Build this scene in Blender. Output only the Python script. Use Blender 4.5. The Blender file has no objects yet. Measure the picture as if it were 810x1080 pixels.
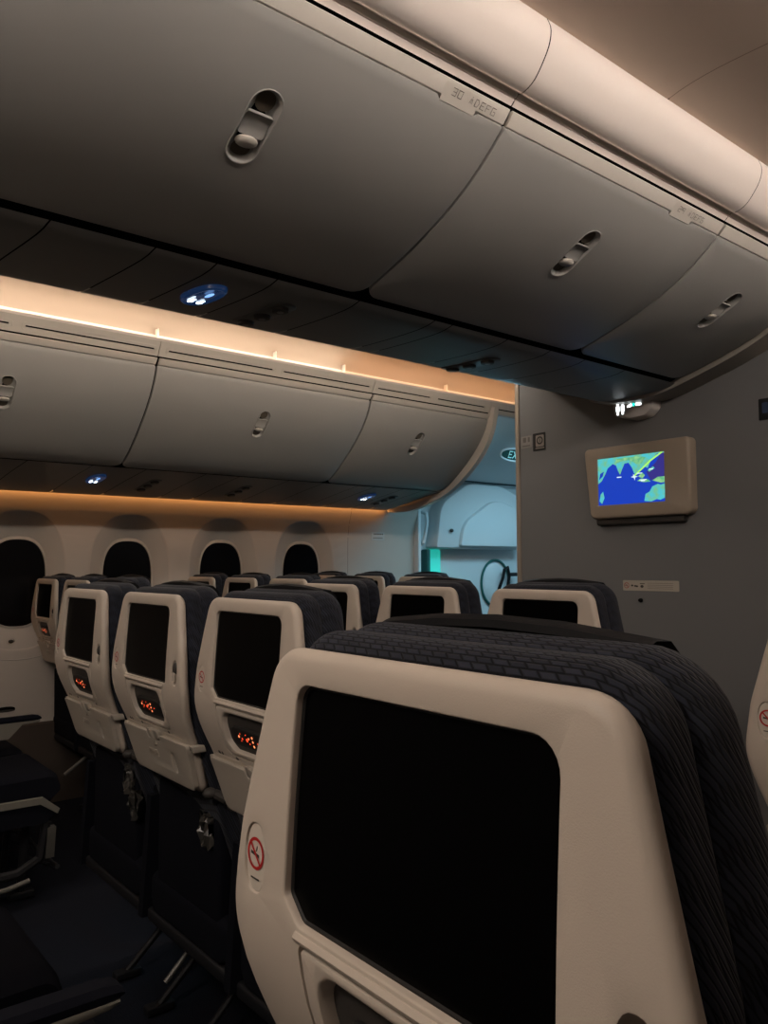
import bpy, bmesh, math, random
from mathutils import Vector, Matrix
PI = math.pi
COL = bpy.context.scene.collection
random.seed(7)

# ------------------------------------------------------------------ materials
MATS = {}
def mat(name, col, rough=.6, spec=.35, metal=0, bump=0, bscale=400, emit=None, estr=0, var=0, coat=0):
    if name in MATS: return MATS[name]
    m = bpy.data.materials.new(name); m.use_nodes = True
    nt = m.node_tree; b = nt.nodes['Principled BSDF']
    b.inputs['Base Color'].default_value = (*col, 1)
    b.inputs['Roughness'].default_value = rough
    b.inputs['Specular IOR Level'].default_value = spec
    b.inputs['Metallic'].default_value = metal
    b.inputs['Coat Weight'].default_value = coat
    if emit:
        b.inputs['Emission Color'].default_value = (*emit, 1)
        b.inputs['Emission Strength'].default_value = estr
    if bump or var:
        tc = nt.nodes.new('ShaderNodeTexCoord')
        n = nt.nodes.new('ShaderNodeTexNoise'); n.inputs['Scale'].default_value = bscale; n.inputs['Detail'].default_value = 3
        nt.links.new(tc.outputs['Object'], n.inputs['Vector'])
        if bump:
            bp = nt.nodes.new('ShaderNodeBump'); bp.inputs['Strength'].default_value = bump; bp.inputs['Distance'].default_value = .001
            nt.links.new(n.outputs['Fac'], bp.inputs['Height']); nt.links.new(bp.outputs['Normal'], b.inputs['Normal'])
        if var:
            n2 = nt.nodes.new('ShaderNodeTexNoise'); n2.inputs['Scale'].default_value = 9
            nt.links.new(tc.outputs['Object'], n2.inputs['Vector'])
            mr = nt.nodes.new('ShaderNodeMapRange'); mr.inputs['To Min'].default_value = rough - var; mr.inputs['To Max'].default_value = rough + var
            nt.links.new(n2.outputs['Fac'], mr.inputs['Value']); nt.links.new(mr.outputs['Result'], b.inputs['Roughness'])
    MATS[name] = m
    return m

def fabric(name, dark, light, sx, sy, slant=.35):
    """woven cloth: rows of short raised dashes on a dark ground"""
    m = bpy.data.materials.new(name); m.use_nodes = True
    nt = m.node_tree; b = nt.nodes['Principled BSDF']; L = nt.links.new; N = nt.nodes.new
    b.inputs['Roughness'].default_value = .9; b.inputs['Specular IOR Level'].default_value = .15
    b.inputs['Sheen Weight'].default_value = .1
    tc = N('ShaderNodeTexCoord'); sp = N('ShaderNodeSeparateXYZ'); L(tc.outputs['Object'], sp.inputs[0])
    su = N('ShaderNodeMath'); su.operation = 'MULTIPLY_ADD'; su.inputs[1].default_value = 2.0; L(sp.outputs['Y'], su.inputs[0]); L(sp.outputs['Z'], su.inputs[2])
    sh = N('ShaderNodeMath'); sh.operation = 'MULTIPLY_ADD'; sh.inputs[1].default_value = slant
    L(su.outputs[0], sh.inputs[0]); L(sp.outputs['X'], sh.inputs[2])
    cb = N('ShaderNodeCombineXYZ'); L(sh.outputs[0], cb.inputs['X']); L(su.outputs[0], cb.inputs['Y'])
    br = N('ShaderNodeTexBrick'); L(cb.outputs[0], br.inputs['Vector'])
    br.inputs['Scale'].default_value = 1; br.inputs['Brick Width'].default_value = sx; br.inputs['Row Height'].default_value = sy
    br.inputs['Mortar Size'].default_value = sy*.26; br.inputs['Mortar Smooth'].default_value = 1
    br.inputs['Color1'].default_value = (*light, 1); br.inputs['Color2'].default_value = (*[c*.6 for c in light], 1)
    br.inputs['Mortar'].default_value = (*dark, 1)
    nz = N('ShaderNodeTexNoise'); nz.inputs['Scale'].default_value = 900; L(tc.outputs['Object'], nz.inputs['Vector'])
    mx = N('ShaderNodeMix'); mx.data_type = 'RGBA'; mx.blend_type = 'MULTIPLY'; mx.inputs['Factor'].default_value = .35
    L(br.outputs['Color'], mx.inputs[6]); L(nz.outputs['Color'], mx.inputs[7]); L(mx.outputs[2], b.inputs['Base Color'])
    iv = N('ShaderNodeMath'); iv.operation = 'SUBTRACT'; iv.inputs[0].default_value = 1; L(br.outputs['Fac'], iv.inputs[1])
    bp = N('ShaderNodeBump'); bp.inputs['Strength'].default_value = .45; bp.inputs['Distance'].default_value = .0015
    L(iv.outputs[0], bp.inputs['Height']); L(bp.outputs['Normal'], b.inputs['Normal'])
    MATS[name] = m; return m

def carpet(name, col):
    m = bpy.data.materials.new(name); m.use_nodes = True
    nt = m.node_tree; b = nt.nodes['Principled BSDF']; L = nt.links.new; N = nt.nodes.new
    b.inputs['Roughness'].default_value = .95; b.inputs['Specular IOR Level'].default_value = .1
    tc = N('ShaderNodeTexCoord'); n = N('ShaderNodeTexNoise'); n.inputs['Scale'].default_value = 220; L(tc.outputs['Object'], n.inputs['Vector'])
    cr = N('ShaderNodeValToRGB'); cr.color_ramp.elements[0].color = (*[c*.55 for c in col], 1); cr.color_ramp.elements[1].color = (*[c*1.4 for c in col], 1)
    L(n.outputs['Fac'], cr.inputs[0]); L(cr.outputs[0], b.inputs['Base Color'])
    bp = N('ShaderNodeBump'); bp.inputs['Strength'].default_value = .6; bp.inputs['Distance'].default_value = .003
    L(n.outputs['Fac'], bp.inputs['Height']); L(bp.outputs['Normal'], b.inputs['Normal'])
    MATS[name] = m; return m

BEIGE  = mat('seat_shell_plastic', (.50,.43,.36), .48, .35, bump=.12, bscale=900)
BEIGE2 = mat('seat_detail_plastic', (.42,.37,.31), .5, .35, bump=.1, bscale=900)
TRIMG  = mat('frame_trim_grey', (.17,.16,.135), .5, .3)
BLACK  = mat('screen_black_glass', (.001,.001,.0012), .3, .04)
BEZEL  = mat('screen_bezel_plastic', (.018,.017,.016), .45, .25)
DKGREY = mat('dark_grey_plastic', (.045,.04,.036), .45, .35)
LEATH  = mat('black_leather', (.003,.003,.004), .6, .2, bump=.2, bscale=300)
FAB    = fabric('seat_fabric_woven', (.003,.0034,.005), (.030,.034,.050), .0135, .0088, .55)
CUSH   = mat('navy_seat_cloth', (.005,.0055,.009), .92, .1, bump=.4, bscale=700)
METAL  = mat('dull_metal', (.22,.21,.19), .45, .5, metal=.5)
DMETAL = mat('dark_metal', (.010,.010,.012), .55, .3)
LEDRED = mat('orange_red_led', (.3,.02,.0), .5, .3, emit=(1,.07,.02), estr=1.5)
LEDORG = mat('orange_led', (.3,.1,.0), .5, .3, emit=(1,.26,.10), estr=1.8)
REDPR  = mat('red_print', (.42,.02,.02), .5, .3)
WHPR   = mat('white_print', (.72,.66,.58), .5, .3)
DKPR   = mat('dark_print', (.05,.045,.04), .5, .3)
GRPR   = mat('grey_print', (.22,.2,.18), .5, .3)
BIN    = mat('bin_door_laminate', (.38,.375,.355), .42, .42, var=.03)
RAIL   = mat('bin_rail_plastic', (.62,.58,.52), .4, .4)
DARK   = mat('shadow_gap_black', (.004,.004,.004), .9, .05)
PSU    = mat('service_panel_plastic', (.20,.195,.185), .45, .4)
PSUD   = mat('service_panel_insert', (.12,.118,.112), .4, .4)
COVE   = mat('cove_panel_laminate', (.80,.72,.66), .55, .25)
CEIL   = mat('ceiling_laminate', (.42,.33,.27), .6, .2)
WALL   = mat('sidewall_laminate', (.50,.455,.41), .55, .25, bump=.05, bscale=300)
REVEAL = mat('window_reveal_plastic', (.44,.41,.375), .5, .3)
GLASSD = mat('dimmed_window_glass', (.002,.002,.003), .25, .25)
BULK   = mat('bulkhead_laminate', (.165,.166,.166), .6, .25, bump=.04, bscale=300)
BULKT  = mat('bulkhead_edge_trim', (.26,.22,.18), .5, .3)
MONB   = mat('monitor_housing', (.33,.27,.21), .5, .3, bump=.1, bscale=700)
DOORM  = mat('door_liner_plastic', (.62,.66,.68), .45, .35)
RUBG   = mat('green_ring_trim', (.02,.12,.11), .5, .3)
FLOORM = carpet('navy_carpet', (.012,.0135,.020))
PLAC   = mat('placard_black', (.012,.012,.012), .5, .3)

# ------------------------------------------------------------------ mesh helpers
class MB:
    """collects geometry and links it as ONE mesh object"""
    def __init__(s): s.v=[]; s.f=[]; s.m=[]
    def add(s, vs, fs, mi=0):
        o=len(s.v); s.v += [tuple(v) for v in vs]; s.f += [tuple(i+o for i in f) for f in fs]; s.m += [mi]*len(fs)
    def build(s, name, mats, parent=None, ang=35, loc=(0,0,0), recalc=True):
        me = bpy.data.meshes.new(name)
        loc = Vector(loc)
        me.from_pydata([tuple(Vector(v)-loc) for v in s.v], [], s.f); 
        if not isinstance(mats,(list,tuple)): mats=[mats]
        for m in mats: me.materials.append(m)
        me.polygons.foreach_set('material_index', s.m)
        bm = bmesh.new(); bm.from_mesh(me)
        bmesh.ops.remove_doubles(bm, verts=bm.verts, dist=1e-5)
        if recalc: bmesh.ops.recalc_face_normals(bm, faces=bm.faces)
        for f in bm.faces: f.smooth = True
        bm.to_mesh(me); bm.free()
        me.set_sharp_from_angle(angle=math.radians(ang))
        ob = bpy.data.objects.new(name, me); COL.objects.link(ob); ob.location = loc
        if parent is not None: ob.parent = parent
        return ob
    def box(s, x0,x1,y0,y1,z0,z1, mi=0, bev=0):
        bm = bmesh.new(); bmesh.ops.create_cube(bm, size=1)
        for v in bm.verts: v.co = Vector((x0+(v.co.x+.5)*(x1-x0), y0+(v.co.y+.5)*(y1-y0), z0+(v.co.z+.5)*(z1-z0)))
        if bev: bmesh.ops.bevel(bm, geom=bm.edges[:]+bm.verts[:], offset=bev, segments=3, affect='EDGES', profile=.5)
        s.bm(bm, mi)
    def bm(s, bm, mi=0, M=None):
        bm.verts.ensure_lookup_table(); bm.verts.index_update()
        s.add([(M@v.co if M else v.co) for v in bm.verts], [[v.index for v in f.verts] for f in bm.faces], mi); bm.free()
    def tube(s, pts, r, n=10, mi=0, caps=True):
        pts=[Vector(p) for p in pts]; rs = r if isinstance(r,(list,tuple)) else [r]*len(pts)
        vs=[];fs=[]; up=Vector((.13,.31,.94)); prev=None
        for i,p in enumerate(pts):
            t=((pts[min(i+1,len(pts)-1)]-p).normalized()+(p-pts[max(i-1,0)]).normalized()).normalized()
            a = (prev - t*prev.dot(t)).normalized() if prev else t.cross(up).normalized()
            prev=a; b=t.cross(a)
            vs += [p+(a*math.cos(2*PI*k/n)+b*math.sin(2*PI*k/n))*rs[i] for k in range(n)]
        for i in range(len(pts)-1):
            for k in range(n): fs.append((i*n+k,i*n+(k+1)%n,(i+1)*n+(k+1)%n,(i+1)*n+k))
        if caps: fs.append(tuple(range(n))[::-1]); fs.append(tuple((len(pts)-1)*n+k for k in range(n)))
        s.add(vs,fs,mi)
    def loft(s, rings, mi=0, cap0=True, cap1=True, closed=True):
        n=len(rings[0]); vs=[p for r in rings for p in r]; fs=[]
        for i in range(len(rings)-1):
            for k in range(n if closed else n-1):
                k2=(k+1)%n; fs.append((i*n+k,i*n+k2,(i+1)*n+k2,(i+1)*n+k))
        if cap0: fs.append(tuple(range(n))[::-1])
        if cap1: fs.append(tuple((len(rings)-1)*n+k for k in range(n)))
        s.add(vs,fs,mi)
    def ext(s, prof, y0, y1, mi=0, closed=False, caps=False):
        """profile of (x,z) points swept along the cabin from y0 to y1"""
        s.loft([[(x,y0,z) for x,z in prof],[(x,y1,z) for x,z in prof]], mi, caps, caps, closed)
    def ball(s, c, r, mi=0, u=16, v=10):
        bm=bmesh.new(); bmesh.ops.create_uvsphere(bm,u_segments=u,v_segments=v,radius=1)
        r = r if isinstance(r,(list,tuple)) else (r,r,r)
        for q in bm.verts: q.co=Vector((c[0]+q.co.x*r[0],c[1]+q.co.y*r[1],c[2]+q.co.z*r[2]))
        s.bm(bm,mi)
    def sheet(s, outer, holes, mapf, pc=(), qc=(), rings=(), hrings=(), mi=0):
        """flat panel in (p,q) with holes, edge rings of (offset, depth), mapped by mapf(p,q,d) into the place"""
        bm=bmesh.new()
        for lp in [outer]+list(holes):
            vs=[bm.verts.new((p,q,0)) for p,q in lp]
            for i in range(len(vs)): bm.edges.new((vs[i],vs[(i+1)%len(vs)]))
        bmesh.ops.triangle_fill(bm, edges=bm.edges[:], use_beauty=True, use_dissolve=False)
        for c in pc: bmesh.ops.bisect_plane(bm, geom=bm.verts[:]+bm.edges[:]+bm.faces[:], plane_co=(c,0,0), plane_no=(1,0,0), dist=1e-6)
        for c in qc: bmesh.ops.bisect_plane(bm, geom=bm.verts[:]+bm.edges[:]+bm.faces[:], plane_co=(0,c,0), plane_no=(0,1,0), dist=1e-6)
        # boundary loops
        bed=[e for e in bm.edges if len(e.link_faces)==1]
        def inside_hole(p):
            best=None
            for hi,h in enumerate(holes):
                for a,b in zip(h,h[1:]+h[:1]):
                    ax,ay=a; bx,by=b; dx,dy=bx-ax,by-ay; L=dx*dx+dy*dy or 1e-12
                    t=max(0,min(1,((p.x-ax)*dx+(p.y-ay)*dy)/L)); d=math.hypot(p.x-ax-t*dx,p.y-ay-t*dy)
                    if d<1e-5: return hi
            return -1
        nrm={}; grp={}
        for e in bed:
            f=e.link_faces[0]; c=f.calc_center_median(); a,b=e.verts; mid=(a.co+b.co)/2
            d=(b.co-a.co); n=Vector((d.y,-d.x,0)); 
            if n.length<1e-12: continue
            n.normalize()
            if n.dot(mid-c)<0: n=-n
            g=inside_hole(mid)
            grp[e]=g
            for v in e.verts: nrm.setdefault((v,g),[]).append(n)
        bm.verts.index_update()
        vs=[v.co.copy() for v in bm.verts]; fs=[[v.index for v in f.verts] for f in bm.faces]
        out=[(v.x,v.y,0) for v in vs]
        cache={}
        def ringv(v,g,k,rg):
            if k<0: return v.index
            key=(v,g,k)
            if key not in cache:
                ns=nrm[(v,g)]; n=sum(ns,Vector()); n.normalize()
                cs=max(.5,n.dot(ns[0])); off,dep=rg[k]
                cache[key]=len(out); out.append((v.co.x+n.x*off/cs, v.co.y+n.y*off/cs, dep))
            return cache[key]
        for e,g in grp.items():
            rg = rings if g==-1 else (hrings[g] if g < len(hrings) else ())
            a,b=e.verts
            for k in range(len(rg)): fs.append([ringv(a,g,k-1,rg),ringv(b,g,k-1,rg),ringv(b,g,k,rg),ringv(a,g,k,rg)])
        s.add([mapf(*p) for p in out], fs, mi); bm.free()

def rpoly(pts, seg=7):
    """polygon with rounded corners: pts = (x, y, radius)"""
    out=[]; n=len(pts)
    for i in range(n):
        p=Vector(pts[i][:2]); a=Vector(pts[i-1][:2]); b=Vector(pts[(i+1)%n][:2]); r=pts[i][2]
        if r<=0: out.append(tuple(p)); continue
        u=(a-p); v=(b-p); lu,lv=u.length,v.length; u.normalize(); v.normalize()
        an=math.acos(max(-1,min(1,u.dot(v)))); t=min(r/math.tan(an/2), lu*.49, lv*.49); r=t*math.tan(an/2)
        bis=(u+v)
        if bis.length<1e-6: out.append(tuple(p)); continue
        c=p+bis.normalized()*(r/math.sin(an/2)); s0=p+u*t-c; s1=p+v*t-c
        a0=math.atan2(s0.y,s0.x); a1=math.atan2(s1.y,s1.x); d=(a1-a0+PI)%(2*PI)-PI
        for k in range(seg+1): out.append((c.x+r*math.cos(a0+d*k/seg), c.y+r*math.sin(a0+d*k/seg)))
    return out
def rrect(x0,x1,y0,y1,r,seg=7): return rpoly([(x0,y0,r),(x1,y0,r),(x1,y1,r),(x0,y1,r)],seg)
def oval(cx,cy,a,b,n=32,e=2.0):
    out=[]
    for k in range(n):
        t=2*PI*k/n; c,s_=math.cos(t),math.sin(t)
        out.append((cx+a*math.copysign(abs(c)**(2/e),c), cy+b*math.copysign(abs(s_)**(2/e),s_)))
    return out
def stadium(cx,cy,hw,hl,n=10):
    """upright stadium in (p,q): half width hw in q, half length hl in p"""
    out=[]
    for k in range(n+1): t=-PI/2+PI*k/n; out.append((cx+(hl-hw)+hw*math.cos(t), cy+hw*math.sin(t)))
    for k in range(n+1): t=PI/2+PI*k/n; out.append((cx-(hl-hw)+hw*math.cos(t), cy+hw*math.sin(t)))
    return out

def thing(name, label, cat, loc=(0,0,0), group=None):
    o=bpy.data.objects.new(name,None); COL.objects.link(o); o.location=loc; o.empty_display_size=.05
    o['label']=label; o['category']=cat
    if group: o['group']=group
    return o
def tag(o,label,cat,group=None):
    o['label']=label; o['category']=cat
    if group: o['group']=group
    return o
def struct(o): o['kind']='structure'; return o
def copy_tree(o, parent=None):
    c=o.copy(); COL.objects.link(c)
    if parent is not None: c.parent=parent
    for ch in list(o.children): copy_tree(ch,c)
    return c

# ------------------------------------------------------------------ camera
cam = bpy.data.cameras.new('camera'); co = bpy.data.objects.new('camera', cam); COL.objects.link(co)
yw,pt,rl = [math.radians(a) for a in (50.973,3.8586,-.1834)]
F = Vector((-math.sin(yw)*math.cos(pt), math.cos(yw)*math.cos(pt), math.sin(pt)))
ri = Vector((math.cos(yw), math.sin(yw), 0)); up = ri.cross(F)
R = math.cos(rl)*ri + math.sin(rl)*up; U = -math.sin(rl)*ri + math.cos(rl)*up
M = Matrix((R,U,-F)).transposed().to_4x4(); M.translation = Vector((0,0,1.25)); co.matrix_world = M
cam.sensor_fit='VERTICAL'; cam.sensor_height=36; cam.lens=832.14/1080*36; cam.clip_start=.02; cam.clip_end=60
bpy.context.scene.camera = co

# ================================================================== SEAT
# local frame: x across (0 = seat centre), y forward (0 = rear face of the shell at its top), z up from the floor
GP=[(.50,.115),(.70,.080),(.745,.060),(.80,.043),(.85,.027),(.89,.010),(.93,-.004),(.98,-.011),(1.04,-.010),(1.12,-.005),(1.185,0),(1.30,0)]
def g(z):          # how far the rear face has moved forward at height z
    z=max(.5,min(1.29,z))
    for k in range(len(GP)-1):
        if GP[k][0]<=z<=GP[k+1][0]:
            t=(z-GP[k][0])/(GP[k+1][0]-GP[k][0])
            def sl(q):
                a=GP[max(q-1,0)]; b=GP[min(q+1,len(GP)-1)]; return (b[1]-a[1])/(b[0]-a[0])
            h=GP[k+1][0]-GP[k][0]; m0=sl(k)*h; m1=sl(k+1)*h
            return (2*t**3-3*t*t+1)*GP[k][1]+(t**3-2*t*t+t)*m0+(-2*t**3+3*t*t)*GP[k+1][1]+(t**3-t*t)*m1
    return 0
ZC = [1.15,1.12,1.09,1.06,1.03,1.01]+[.99-.02*i for i in range(0,13)]
def smap(x,z,d): return (x, g(z)+d, z)
SHELL = rpoly([(-.163,1.185,.036),(.163,1.185,.036),(.203,1.04,.12),(.214,.965,.10),(.192,.875,.10),(.172,.738,.03),(-.172,.738,.03),(-.192,.875,.10),(-.214,.965,.10),(-.203,1.04,.12)],8)
def inset(poly, k):
    n=len(poly); cx=sum(p[0] for p in poly)/n; out=[]
    A=sum(poly[i][0]*poly[(i+1)%n][1]-poly[(i+1)%n][0]*poly[i][1] for i in range(n)); sg = 1 if A>0 else -1
    for i in range(n):
        a=Vector(poly[i-1]); p=Vector(poly[i]); b=Vector(poly[(i+1)%n])
        d=(b-a); nn=Vector((-d.y,d.x)).normalized()*sg
        out.append((p.x+nn.x*k, p.y+nn.y*k))
    return out
def pillow(mb, outline, y0, y1, r, mi=0, n=6, yoff=lambda x,z:0, bulge=0):
    rings=[]
    for k in range(n+1):
        t=PI/2*k/n; rings.append((r*(1-math.sin(t)), y0+r*(1-math.cos(t))))
    for k in range(n+1):
        t=PI/2*k/n; rings.append((r*(1-math.cos(t)), y1-r*(1-math.sin(t))))
    R_=[[(x,y+yoff(x,z),z) for x,z in inset(outline,i)] for i,y in rings]
    c=[sum(p[0] for p in outline)/len(outline), sum(p[1] for p in outline)/len(outline)]
    for f_,b_ in ((.6,.6),(.2,1)):   # domed front
        R_.append([(c[0]+(x-c[0])*f_, y1+bulge*b_+yoff(x,z), c[1]+(z-c[1])*f_) for x,y,z in R_[2*n+1]])
    mb.loft(R_, mi)

def no_smoking(mb, cx, cz, r, mapf, d0=-.0012, mi=(0,1,2)):
    """white disc, red ring with bar, small dark cigarette"""
    mb.sheet(oval(cx,cz,r*.78,r*.78,20),[],mapf=lambda a,b,d:mapf(a,b,d0+.0004),mi=mi[0])
    mb.sheet(oval(cx,cz,r,r,28),[oval(cx,cz,r*.80,r*.80,28)],mapf=lambda a,b,d:mapf(a,b,d0),mi=mi[1])
    def bar(x0,z0,x1,z1,w,dd,m_):
        v=Vector((x1-x0,z1-z0)).normalized(); n=Vector((-v.y,v.x))*w
        mb.sheet([(x0+n.x,z0+n.y),(x1+n.x,z1+n.y),(x1-n.x,z1-n.y),(x0-n.x,z0-n.y)],[],mapf=lambda a,b,d:mapf(a,b,dd),mi=m_)
    bar(cx-r*.6,cz+r*.6,cx+r*.6,cz-r*.6,r*.09,d0-.0003,mi[1])
    bar(cx-r*.55,cz+r*.02,cx+r*.42,cz-r*.1,r*.10,d0-.0001,mi[2])
    bar(cx+r*.1,cz+r*.15,cx+r*.18,cz+r*.5,r*.05,d0-.0001,mi[2])

def make_seat(full=True):
    root = thing('airline_seat','','seat')
    # shell
    m=MB()
    SCR=rpoly([(-.128,1.160,.016),(.128,1.160,.022),(.128,.984,.010),(-.112,.984,.012),(-.131,1.002,.010)],6)
    LOW=rpoly([(-.112,.974,.008),(.112,.974,.008),(.104,.872,.02),(-.104,.872,.02)],5)
    NS=oval(-.1745,1.017,.0165,.0285,24,2.4); HK=oval(.1735,1.014,.0145,.030,24,2.4)
    m.sheet(inset(SHELL,.010),[SCR,LOW,NS,HK],smap,qc=ZC,
            rings=[(.0035,.0006),(.0075,.003),(.0095,.0065),(.010,.010),(.0085,.015),(.004,.020)],
            hrings=[[(.0008,.0004),(.0016,.0018),(.002,.009)],[(.001,.003),(.001,.008)],[(.0012,.0004),(.002,.0022)],[(.0012,.0004),(.002,.003)]])
    m.sheet(inset(NS,.002),[],lambda x,z,d:smap(x,z,.0022))
    m.loft([[smap(x,z,.0005+dd) for x,z in inset(HK,k)] for k,dd in ((.002,.0025),(.004,.007),(.009,.011))],0,False,True)
    # ledge under the screen
    m.loft([[smap(x,z,d) for z,d in ((.984,.006),(.9815,-.001),(.978,-.0035),(.974,-.0015),(.972,.006))] for x in (-.113,-.105,-.05,0,.05,.105,.113)],closed=False,cap0=True,cap1=True)
    m.build('back_shell',BEIGE,root)
    # screen: bezel and glass
    m=MB(); SI=inset(SCR,.001); 
    m.sheet(SI,[inset(SCR,.0035)],lambda x,z,d:smap(x,z,.0062+d),hrings=[[(.001,.0015)]],qc=(1.10,1.06,1.02)); 
    bz=m.build('screen_bezel',BEZEL,root)
    m=MB(); m.sheet(inset(SCR,.003),[],lambda x,z,d:smap(x,z,.0076),qc=(1.10,1.06,1.02)); m.build('screen',BLACK,root)
    # raised panel with the pocket for the handset
    m=MB(); HP=rpoly([(-.093,.965,.026),(.093,.965,.026),(.091,.900,.022),(.070,.881,.02),(-.070,.881,.02),(-.091,.900,.022)],6)
    m.sheet(inset(LOW,.006),[HP],smap and (lambda x,z,d:smap(x,z,-.0008+d)),qc=ZC,rings=[(.002,.0008),(.003,.003),(.003,.012)],hrings=[[(.002,.0008),(.004,.004),(.007,.014)]])
    m.build('handset_panel',BEIGE,root)
    m=MB(); m.sheet(inset(HP,.006),[],lambda x,z,d:smap(x,z,.0105),qc=ZC); m.build('handset_pocket',DKGREY,root)
    m=MB(); HS=rpoly([(-.072,.938,.018),(.078,.938,.018),(.078,.897,.017),(-.066,.897,.017)],6)
    m.sheet(inset(HS,.004),[],lambda x,z,d:smap(x,z,.0035+d),qc=ZC,rings=[(.002,.0008),(.004,.004),(.004,.008)])
    hs=m.build('handset',BEZEL,root)
    m=MB(); dots=[(-.034,.920,0,1.3),(-.022,.917,1,1),(-.028,.926,1,.7),(-.028,.912,1,.7),(-.004,.917,1,1.7),(.004,.921,0,1),(-.006,.927,1,.7),(.004,.911,1,.8),(.018,.925,0,1.2),(.018,.917,0,1.2),(.018,.908,0,1.3),(.036,.917,1,.8)]
    for x,z,k,sc in dots:
        m.sheet(oval(x,z,.0021*sc,.0021*sc,8),[],lambda a,b,d:smap(a,b,.0028),mi=k)
    m.build('button_lights',[LEDORG,LEDRED],hs)
    # small things between panel and table: dots, socket and lip
    for x0,x1 in ((-.165,-.045),(.05,.15)):
        m=MB(); m.loft([[smap(x,z,d) for z,d in ((.8635,.004),(.8625,-.001),(.8595,-.001),(.858,.004))] for x in (x0,x1)],closed=False)
        m.build('table_rest_lip',BEIGE,root)
    for x,w in ((-.145,.005),(-.132,.004),(-.07,.006),(.085,.005)):
        m=MB(); m.sheet(oval(x,.8685,w,.0035,12),[],lambda a,b,d:smap(a,b,-.0012)); m.build('rivet_plug',DKGREY,root)
    # tray table
    m=MB(); TT=rpoly([(-.184,.853,.006),(-.040,.853,.003),(-.032,.838,.006),(.032,.838,.006),(.040,.853,.003),(.184,.853,.008),(.166,.745,.02),(-.166,.745,.02)],5)
    FH=oval(.088,.797,.012,.026,20,2.6)
    m.sheet(inset(TT,.002),[FH],lambda x,z,d:smap(x,z,-.012+d),qc=ZC,rings=[(.0015,.0006),(.002,.002),(.002,.012)],hrings=[[(.001,.0006),(.002,.003),(.003,.010)]])
    tt=m.build('tray_table',BEIGE2,root)
    m=MB(); m.loft([[smap(x,z,-.0115+dd) for x,z in inset(FH,k)] for k,dd in ((.0005,.004),(.004,.008),(.009,.0115))],0,False,True); m.build('finger_grip',BEIGE2,tt)
    m=MB(); m.sheet(rrect(-.028,.028,.842,.862,.004,4),[],lambda x,z,d:smap(x,z,-.012+d),rings=[(.001,.001),(.001,.012)])
    m.sheet(rrect(-.007,.007,.826,.862,.003,4),[],lambda x,z,d:smap(x,z,-.017+d),rings=[(.001,.001),(.001,.012)]); m.build('table_latch',BEIGE2,root)
    m=MB()
    for k in range(5): m.sheet(rrect(-.048+k*.010,-.041+k*.010,.795,.812,.002,3),[rrect(-.0462+k*.010,-.0428+k*.010,.7985,.8085,.001,2)],lambda x,z,d:smap(x,z,-.0135+d),rings=[(.0005,.002)])
    m.build('moulded_mark',BEIGE2,tt)
    # hinge corners and bottom pivots
    for s_ in (-1,1):
        m=MB(); m.sheet(rrect(min(s_*.168,s_*.197),max(s_*.168,s_*.197),.838,.853,.003,3),[],lambda x,z,d:smap(x,z,-.004+d),rings=[(.001,.001),(.001,.03)])
        for q in (.175,.186): m.sheet(oval(s_*q,.8455,.0026,.0026,10),[],lambda a,b,d:smap(a,b,-.0045),mi=1)
        m.build('hinge_bracket',[BEIGE2,DKPR],root)
    for s_ in (-1,1):
        m=MB(); m.ball((s_*.183,g(.74)+.012,.742),(.016,.016,.013)); m.tube([(s_*.172,g(.74)+.02,.742),(s_*.235,g(.74)+.03,.735)],.011,10); m.build('table_pivot',DKGREY,root)
    # sign and coat hook
    m=MB(); m.sheet(inset(NS,.003),[],lambda x,z,d:smap(x,z,.0018),mi=3); no_smoking(m,-.1745,1.020,.0125,lambda a,b,d:smap(a,b,.0018+d),-.0006)
    m.sheet(rrect(-.181,-.168,1.000,1.0015,.0004,2),[],lambda x,z,d:smap(x,z,.0012),mi=2)
    sg=m.build('no_smoking_sign',[mat('sign_disc',(.56,.47,.41),.5,.3),REDPR,DKPR,mat('sign_plaque',(.55,.485,.41),.45,.35)],root); sg['label']='small oval sign with a red no smoking ring'
    m=MB(); m.ball((.1735,g(1.02)+.003,1.024),(.009,.006,.013)); m.tube([(.1735,g(1.02)+.004,1.018),(.1735,g(1.02)-.002,1.008),(.1735,g(1.02)-.001,.998)],[.004,.004,.005],8,mi=1); m.build('coat_hook',[DKGREY,BEIGE2],root)
    # cushions
    m=MB(); BC=rpoly([(-.160,1.198,.05),(.160,1.198,.05),(.198,1.04,.1),(.205,.96,.1),(.19,.70,.04),(.19,.52,.03),(-.19,.52,.03),(-.19,.70,.04),(-.205,.96,.1),(-.198,1.04,.1)],7)
    yo=lambda x,z: (g(z) if z>.74 else g(.74)+.35*(.74-z))
    pillow(m,BC,.019,.066,.018,yoff=yo,bulge=.004); m.build('back_cushion',FAB,root)
    m=MB(); HR=rpoly([(-.165,1.203,.06),(.165,1.203,.06),(.207,1.05,.09),(.205,.93,.05),(-.205,.93,.05),(-.207,1.05,.09)],8)
    pillow(m,HR,.052,.112,.028,bulge=.012,yoff=yo); m.build('headrest',FAB,root)
    m=MB(); rings=[]
    for x,hh in ((-.128,.0),(-.120,.0035),(-.06,.0045),(0,.0045),(.06,.0045),(.120,.0035),(.128,0)):
        zz=1.2085-.012*(x/.128)**2*.7
        rings.append([(x,.084,zz-.008),(x,.085,zz-.004+hh*.3),(x,.092,zz-.001+hh*.4),(x,.108,zz-.002),(x,.122,zz-.014),(x,.126,zz-.05),(x,.118,zz-.05),(x,.095,zz-.012)])
    rings=[[(a,b-.004,c+.005) for a,b,c in r_] for r_ in rings]; m.loft(rings); m.build('headrest_cover_flap',LEATH,root)
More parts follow.
